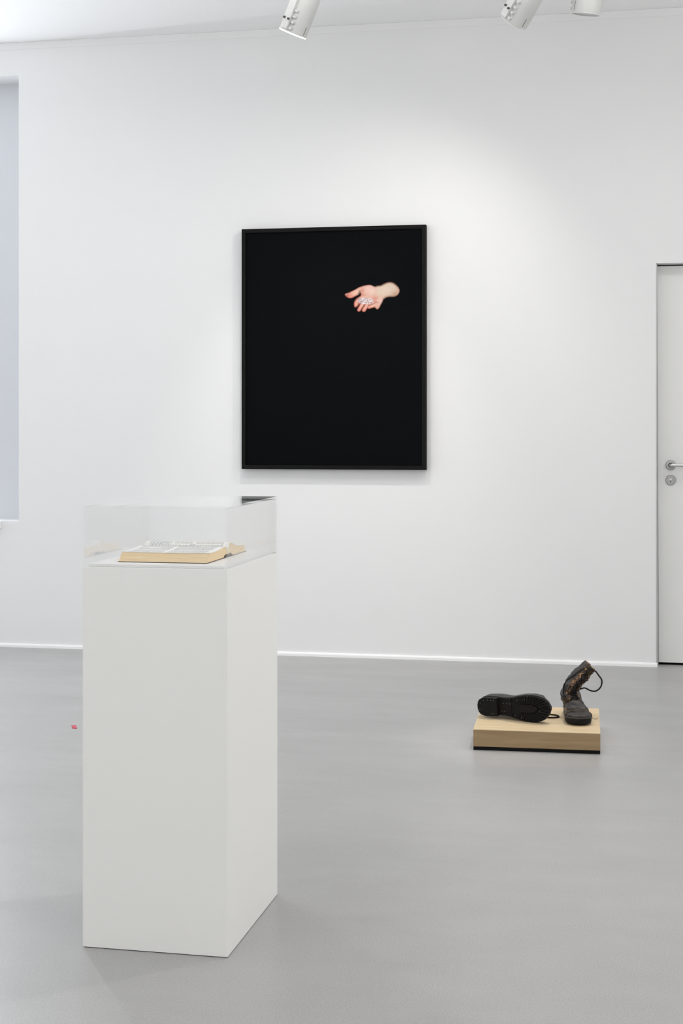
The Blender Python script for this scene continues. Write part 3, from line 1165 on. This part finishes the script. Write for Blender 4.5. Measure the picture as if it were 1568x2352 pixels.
def make_shaft(boot, spine, front, depth, width, gap, seed, amp=0.003, folds=0.0):
    """open, C-shaped leather leg of the boot; returns the function giving points on it"""
    FR = shaft_frames(spine, front)
    n = len(FR)
    K = 34

    def surf(i, ang, off=0.0):
        p, d, fr, sd = FR[i]
        t = i / (n - 1)
        a, b = lerp_list(depth, t) + off, lerp_list(width, t) + off
        q = p + fr * (a * math.cos(ang)) + sd * (b * math.sin(ang))
        dirv = (fr * math.cos(ang) + sd * math.sin(ang))
        fold = -folds * max(0.0, math.sin(i * 0.72 + 1.6 * math.sin(ang + 0.6) + 0.8 * noise.noise(q * 25))) * math.exp(-((t - 0.30) / 0.24) ** 2)
        return q + dirv * (fold + wrinkle(q, seed, amp * (0.6 + 0.6 * math.sin(PI * t)), 34) + wrinkle(q, seed + 9, amp * 0.3, 95))

    def sheet(a0f, a1f, i0, i1, off, kk):
        verts, faces = [], []
        for i in range(i0, i1 + 1):
            a0, a1 = a0f(i / (n - 1)), a1f(i / (n - 1))
            for k in range(kk + 1):
                verts.append(surf(i, a0 + (a1 - a0) * k / kk, off))
        w = kk + 1
        for i in range(i1 - i0):
            for k in range(kk):
                faces.append((i * w + k, i * w + k + 1, (i + 1) * w + k + 1, (i + 1) * w + k))
        return verts, faces

    def add(name, vf, material, thick):
        me = bpy.data.meshes.new(name)
        me.from_pydata(vf[0], [], vf[1])
        o = link(name, me, material, boot, True)
        s = o.modifiers.new('thickness', 'SOLIDIFY')
        s.thickness = thick
        s.offset = 0
        return o
    g = lambda t: lerp_list(gap, t)
    add('shaft', sheet(g, lambda t: 2 * PI - g(t), 0, n - 1, 0.0, K), M['leather'], 0.003)
    ln = add('lining', sheet(g, lambda t: 2 * PI - g(t), int(n * 0.5), n - 1, -0.0030, K), M['lining'], 0.0016)
    # worn rim round the top edge
    rim = [surf(n - 1, g(1) + (2 * PI - 2 * g(1)) * k / K) for k in range(K + 1)]
    tube('collar_rim', rim, [0.0021 + 0.0007 * noise.noise(Vector((k * 0.8, seed, 0))) for k in range(K + 1)], M['lining'], boot, 6)
    # the two facings carrying the eyelets
    add('facing', sheet(lambda t: g(t) - 0.03, lambda t: g(t) + 0.55, 1, n - 1, 0.0022, 6), M['facing'], 0.0026)
    add('facing', sheet(lambda t: -g(t) - 0.55, lambda t: -g(t) + 0.03, 1, n - 1, 0.0022, 6), M['facing'], 0.0026)
    # tongue behind the gap
    add('tongue', sheet(lambda t: -g(t) - 0.45, lambda t: g(t) + 0.45, 0, n - 2, -0.0055, 10), M['tongue'], 0.003)
    return FR, surf, g, n


def ring_mesh(name, R, r, seg=14, sub=6):
    verts, faces = [], []
    for i in range(seg):
        a = 2 * PI * i / seg
        for k in range(sub):
            b = 2 * PI * k / sub
            verts.append(((R + r * math.cos(b)) * math.cos(a), (R + r * math.cos(b)) * math.sin(a), r * math.sin(b)))
    for i in range(seg):
        for k in range(sub):
            j, l = (i + 1) % seg, (k + 1) % sub
            faces.append((i * sub + k, j * sub + k, j * sub + l, i * sub + l))
    me = bpy.data.meshes.new(name)
    me.from_pydata(verts, [], faces)
    return me


eye_me = ring_mesh('eyelet', 0.0030, 0.0013)
eye_me.materials.append(M['brass'])
for p_ in eye_me.polygons:
    p_.use_smooth = True


def add_lacing(boot, surf, g, n, steps, FR):
    rows = [[], []]
    for i in steps:
        for sgn, row in ((1, rows[0]), (-1, rows[1])):
            a = sgn * (g(i / (n - 1)) + 0.17)
            p = surf(i, a, 0.0042)
            row.append(p)
            pn = surf(i, a, 0.02)
            z = (pn - p).normalized()
            o = bpy.data.objects.new('eyelet', eye_me)
            C.objects.link(o)
            o.parent = boot
            o.location = p
            o.rotation_euler = z.to_track_quat('Z', 'Y').to_euler()
    for k in range(len(steps) - 1):
        for a, b in ((rows[0][k], rows[1][k + 1]), (rows[1][k], rows[0][k + 1])):
            out = FR[steps[k]][2] * 0.003
            tube('lace', smooth_path([a - out * 0.6, a + out * 0.4, (a + b) / 2 + out, b + out * 0.4, b - out * 0.6], 4), 0.0019, M['lace'], boot, 6)
    return rows


# ---- standing boot: toe to the viewer, leg slumped to the right
b2 = thing('laced_boot', 'worn black boot standing upright on the block, slumped leg and loose lace loop', 'boot', (-0.2500, 6.0560, BH + 0.0042), (0, 0, math.radians(-82.0)), 'old laced boots on the block')
make_sole(b2, False)   # nearly flat sole
make_vamp(b2, [(0.0, 0.050, 0.0), (0.10, 0.066, 0.0), (0.25, 0.070, -0.004), (0.42, 0.054, -0.006), (0.58, 0.036, -0.004), (0.70, 0.0225, 0.0), (0.86, 0.0205, 0.0), (1.0, 0.012, 0.0)], 3.0, amp=0.0056)
spine2 = [(0.110, -0.006, 0.056), (0.113, -0.021, 0.078), (0.112, -0.024, 0.098), (0.110, -0.012, 0.122), (0.106, 0.012, 0.150), (0.100, 0.040, 0.180), (0.096, 0.062, 0.203)]
FR2, surf2, g2, n2 = make_shaft(b2, spine2, ((0.85, 0.42, 0.1), (0.80, 0.62, -0.1)), [0.042, 0.033, 0.030, 0.030, 0.027, 0.023], [0.036, 0.029, 0.028, 0.031, 0.029, 0.023], [0.50, 0.45, 0.42, 0.40, 0.45, 0.62], 8.0, amp=0.0056, folds=0.0045)
rows2 = add_lacing(b2, surf2, g2, n2, [2, 6, 10, 14, 18, 22, 27, 31], FR2)
# throat of the vamp: brown worn leather below the laces
# loose loop on the right and the lace running along the left edge to the top
e_r = rows2[0][-1]
e_l = rows2[1][-1]
top_ = surf2(n2 - 1, 0.9, 0.003)
loop = smooth_path([surf2(n2 - 5, 0.75, 0.003), surf2(n2 - 2, 1.0, 0.006), (0.118, 0.094, 0.166), (0.124, 0.106, 0.146), (0.124, 0.101, 0.120), (0.120, 0.083, 0.104), (0.118, 0.062, 0.105), (0.124, 0.040, 0.116), surf2(20, 0.65, 0.002)], 8)
tube('lace_loop', loop, 0.0030, M['lace'], b2, 8)
run = smooth_path([surf2(n2 - 3, 0.8, 0.0035), surf2(n2 - 4, -0.2, 0.006), surf2(n2 - 6, -0.9, 0.0035), surf2(24, -1.25, 0.0035), surf2(18, -1.5, 0.0035), surf2(12, -1.45, 0.0035), surf2(9, -1.05, 0.004), surf2(10, -0.7, 0.004), surf2(15, -0.75, 0.004), surf2(18, -0.6, 0.004)], 8)
tube('lace', run, 0.0021, M['lace'], b2, 7)
# toe cap with a worn seam
cap_seam = []
for k in range(21):
    t = PI * k / 20
    s = 0.80 + 0.03 * math.sin(t)
    c = math.cos(t)
    w = half(s, 1) if c > 0 else -half(s, -1)
    cap_seam.append((s * SHOE_L, w * math.copysign(abs(c) ** 0.75, c) * 1.0, 0.0285 + spring(s * SHOE_L) + 0.0225 * max(0.0, math.sin(t)) ** 0.8))
tube('toe_seam', cap_seam, 0.0016, M['toe_patch'], b2, 6)
pp = []
for (s, yf) in ((0.60, -0.86), (0.67, -0.90), (0.74, -0.86)):
    pp.append((s * SHOE_L, half(s, -1) * -yf * 1.02, 0.046 - (s - 0.60) * 0.05))
tube('scuff_patch', smooth_path(pp, 5), [0.004, 0.0055, 0.006, 0.0065, 0.006, 0.006, 0.0055, 0.005, 0.0045, 0.0035, 0.003][:len(smooth_path(pp, 5))], M['toe_patch'], b2, 8)
tube('loose_thread', smooth_path([(0.245, 0.052, 0.022), (0.240, 0.066, 0.016), (0.236, 0.078, 0.018)], 5), 0.0006, M['lace'], b2, 5)

# ---- fallen boot: on its side, sole to the viewer
b1 = thing('laced_boot', 'black boot lying on its side on the wooden block, lugged sole facing out', 'boot', (0, 0, 0), (0, 0, 0), 'old laced boots on the block')
yaw = math.radians(-23.0)
xa = Vector((math.cos(yaw), math.sin(yaw), 0.055)).normalized()      # heel -> toe
nz_ = Vector((0.30, 0.95, 0.07))               # sole -> leg, away from the viewer
nz_ = (nz_ - xa * nz_.dot(xa)).normalized()
ya = nz_.cross(xa).normalized()
R = Matrix((xa, ya, nz_)).transposed().to_4x4()
b1.matrix_world = Matrix.Translation((-0.6090, 5.868, BH + 0.060)) @ R
SPRING = 0.012
make_sole(b1, True)
make_vamp(b1, [(0.0, 0.050, 0.0), (0.10, 0.070, 0.0), (0.30, 0.080, 0.0), (0.45, 0.068, 0.0), (0.58, 0.052, 0.0), (0.72, 0.042, 0.0), (0.86, 0.036, 0.0), (1.0, 0.014, 0.0)], 5.0, bulge=0.22)
spine1 = [(0.090, 0.002, 0.060), (0.090, 0.006, 0.095), (0.092, 0.010, 0.130), (0.096, 0.013, 0.165), (0.102, 0.015, 0.200)]
FR1, surf1, g1, n1 = make_shaft(b1, spine1, ((0.98, 0.1, 0.1), (0.98, 0.1, 0.0)), [0.052, 0.050, 0.050, 0.050], [0.030, 0.024, 0.018, 0.014], [0.5, 0.42, 0.4, 0.45], 2.0, amp=0.002)
add_lacing(b1, surf1, g1, n1, [3, 7, 11, 15, 19, 22], FR1)

# let both boots rest on the top of the block
bpy.context.view_layer.update()
dg = bpy.context.evaluated_depsgraph_get()


def lowest(root):
    z = 1e9
    for o in root.children_recursive:
        if o.type == 'MESH' and o.name.split('.')[0] not in ('lace', 'lace_loop'):
            ev = o.evaluated_get(dg)
            m_ = ev.to_mesh()
            mw = o.matrix_world
            for v in m_.vertices:
                z = min(z, (mw @ v.co).z)
            ev.to_mesh_clear()
    return z


for b_ in (b1, b2):
    b_.location.z += BH + 0.0003 - lowest(b_)
bpy.context.view_layer.update()
# its loose lace lies on the block beyond the toe
inv = b1.matrix_world.inverted()
strand = smooth_path([(-0.410, 5.900, BH + 0.012), (-0.365, 5.895, BH + 0.0040), (-0.318, 5.893, BH + 0.0038), (-0.296, 5.912, BH + 0.0038), (-0.302, 5.940, BH + 0.0038), (-0.335, 5.958, BH + 0.0040), (-0.375, 5.955, BH + 0.006)], 6)
tube('lace_loop', [inv @ p for p in strand], 0.0030, M['lace'], b1, 7)

# ------------------------------------------------------------------ track spotlights
TY = 6.70
trk = thing('lighting_track', 'white lighting track on the ceiling carrying the spotlights', 'track', (-0.9, TY, CEIL))
box('track_rail', -1.6, 1.6, -0.018, 0.018, -0.034, -0.0005, M['spot'], trk, 0.002)
SR = 0.0655


def spotlight(lens, axis, label, power, aim, cone, blend, bezel, roll, SLEN=0.27):
    """lens: centre of the front rim; axis: direction the lamp points"""
    L = Vector(lens)
    A = Vector(axis).normalized()
    t = thing('track_spotlight', label, 'spotlight', L, (0, 0, 0), 'spotlights on the ceiling track')
    q = (-A).to_track_quat('Z', 'Y').to_matrix().to_4x4() @ Matrix.Rotation(roll, 4, 'Z')   # local z runs from rim to back
    b = lathe('lamp_body', [(SR - 0.004, 0.012), (SR - 0.002, 0.006), (SR, 0.006), (SR, SLEN - 0.01), (SR - 0.008, SLEN), (0, SLEN)], M['spot'], t, 56, q)
    lathe('bezel', [(SR - 0.007, 0.010), (SR - 0.007, 0.0), (SR - 0.001, 0.0), (SR + 0.0005, 0.002), (SR + 0.0005, 0.0055), (SR - 0.004, 0.0056)], M[bezel], t, 56, q)
    lathe('lens', [(0, 0.016), (SR - 0.0075, 0.016), (SR - 0.0075, 0.020), (0, 0.020)], M['lens'], t, 40, q)
    # gear rail with cooling ribs on one side, knurled screws, adjusting slot
    def piece(name, x0, x1, y0_, y1_, z0, z1, m, bev=0.001):
        bm = bmesh.new()
        bm_box(bm, x0, x1, y0_, y1_, z0, z1, bev)
        bmesh.ops.transform(bm, matrix=q, verts=bm.verts)
        return from_bm(name, bm, m, t)
    piece('gear_rail', -SR - 0.014, -SR + 0.004, -0.020, 0.020, 0.014, SLEN - 0.03, M['spot'], 0.003)
    for z in (0.018, 0.045, 0.072, 0.099):
        piece('rib', -SR - 0.004, -SR + 0.016, -0.038, -0.0205, z, z + 0.012, M['spot'], 0.002)
    for y in (-0.014, 0.012):
        bmv = Matrix.Translation((-SR - 0.014, y, 0.060)) @ Matrix.Rotation(-PI / 2, 4, 'Y')
        lathe('screw', [(0, 0.0), (0.0052, 0.0), (0.0052, 0.007), (0, 0.0075)], M['spot_dark'], t, 14, q @ bmv)
    a = math.radians(-92)
    sl = Matrix.Rotation(a, 4, 'Z')
    bm = bmesh.new()
    bm_box(bm, SR - 0.002, SR + 0.0006, -0.0016, 0.0016, 0.014, 0.052, 0.0)
    bmesh.ops.transform(bm, matrix=q @ sl, verts=bm.verts)
    from_bm('slot', bm, M['spot_slot'], t)
    # arm up to the track adapter
    top = Vector((L.x - A.x * SLEN * 0.8, TY, CEIL - 0.034)) - L
    piv = -A * SLEN * 0.72
    tube('arm', [piv, Vector((top.x, top.y, max(piv.z + 0.01, top.z - 0.02)))], 0.010, M['spot'], t, 14)
    bm = bmesh.new()
    bm_box(bm, top.x - 0.06, top.x + 0.06, top.y - 0.016, top.y + 0.016, top.z - 0.026, top.z - 0.0005, 0.003)
    from_bm('track_adapter', bm, M['spot'], t)
    lamp = bpy.data.lights.new('lamp', 'SPOT')
    lamp.energy, lamp.color = power
    lamp.spot_size = cone
    lamp.spot_blend = blend
    lamp.shadow_soft_size = 0.035
    lo = bpy.data.objects.new('lamp', lamp)
    C.objects.link(lo)
    lo.parent = t
    lo.location = A * 0.03
    d = (Vector(aim) - (L + A * 0.03)).normalized()
    lo.rotation_euler = d.to_track_quat('-Z', 'Y').to_euler()
    return t


spotlight((-1.5450, 6.66, 3.030), (-0.42, 0.19, -0.89), 'white cylinder spotlight with a glowing rim, leftmost at the top', LIGHTS['spot_left'], (-1.6, 7.72, 1.0), 0.978, 1.0, 'bezel', math.radians(0))
spotlight((-0.5300, 6.66, 3.036), (-0.58, 0.52, -0.78), 'white spotlight tilted steeply towards the photograph, middle one of the track', LIGHTS['spot_middle'], (-2.0, 7.72, 0.60), 1.954, 1.0, 'bezel_off', math.radians(0))
spotlight((-0.2150, 6.72, 3.064), (-0.14, 0.16, -0.97), 'white spotlight hanging nearly straight down, rightmost at the top', LIGHTS['spot_right'], (-0.6, 7.6, 0.3), 1.0, 1.0, 'bezel_off', math.radians(-90), 0.215)

# ------------------------------------------------------------------ red scrap on the floor
rs = thing('paper_scrap', 'tiny red paper scrap with dark corners on the grey floor left of the white plinth', 'scrap', (-2.2432, 5.737, 0))
bm = bmesh.new()
q_ = [(-0.021, 0.020), (-0.007, 0.032), (0.024, -0.032), (0.0035, -0.032)]
lo = [bm.verts.new((x, y, 0.0003)) for x, y in q_]
hi = [bm.verts.new((x, y, 0.0016)) for x, y in q_]
bm.faces.new(lo)
bm.faces.new(hi)
for i in range(4):
    j = (i + 1) % 4
    bm.faces.new((lo[i], lo[j], hi[j], hi[i]))
from_bm('scrap_sheet', bm, M['red'], rs)
for (x, y, s) in ((0.004, -0.024, 0.0045), (0.020, -0.028, 0.003), (-0.017, 0.021, 0.0028)):
    lathe('dark_mark', [(0, 0.0014), (s, 0.0014), (s, 0.0019), (0, 0.0019)], M['spot_dark'], rs, 10, None, (x, y, 0))
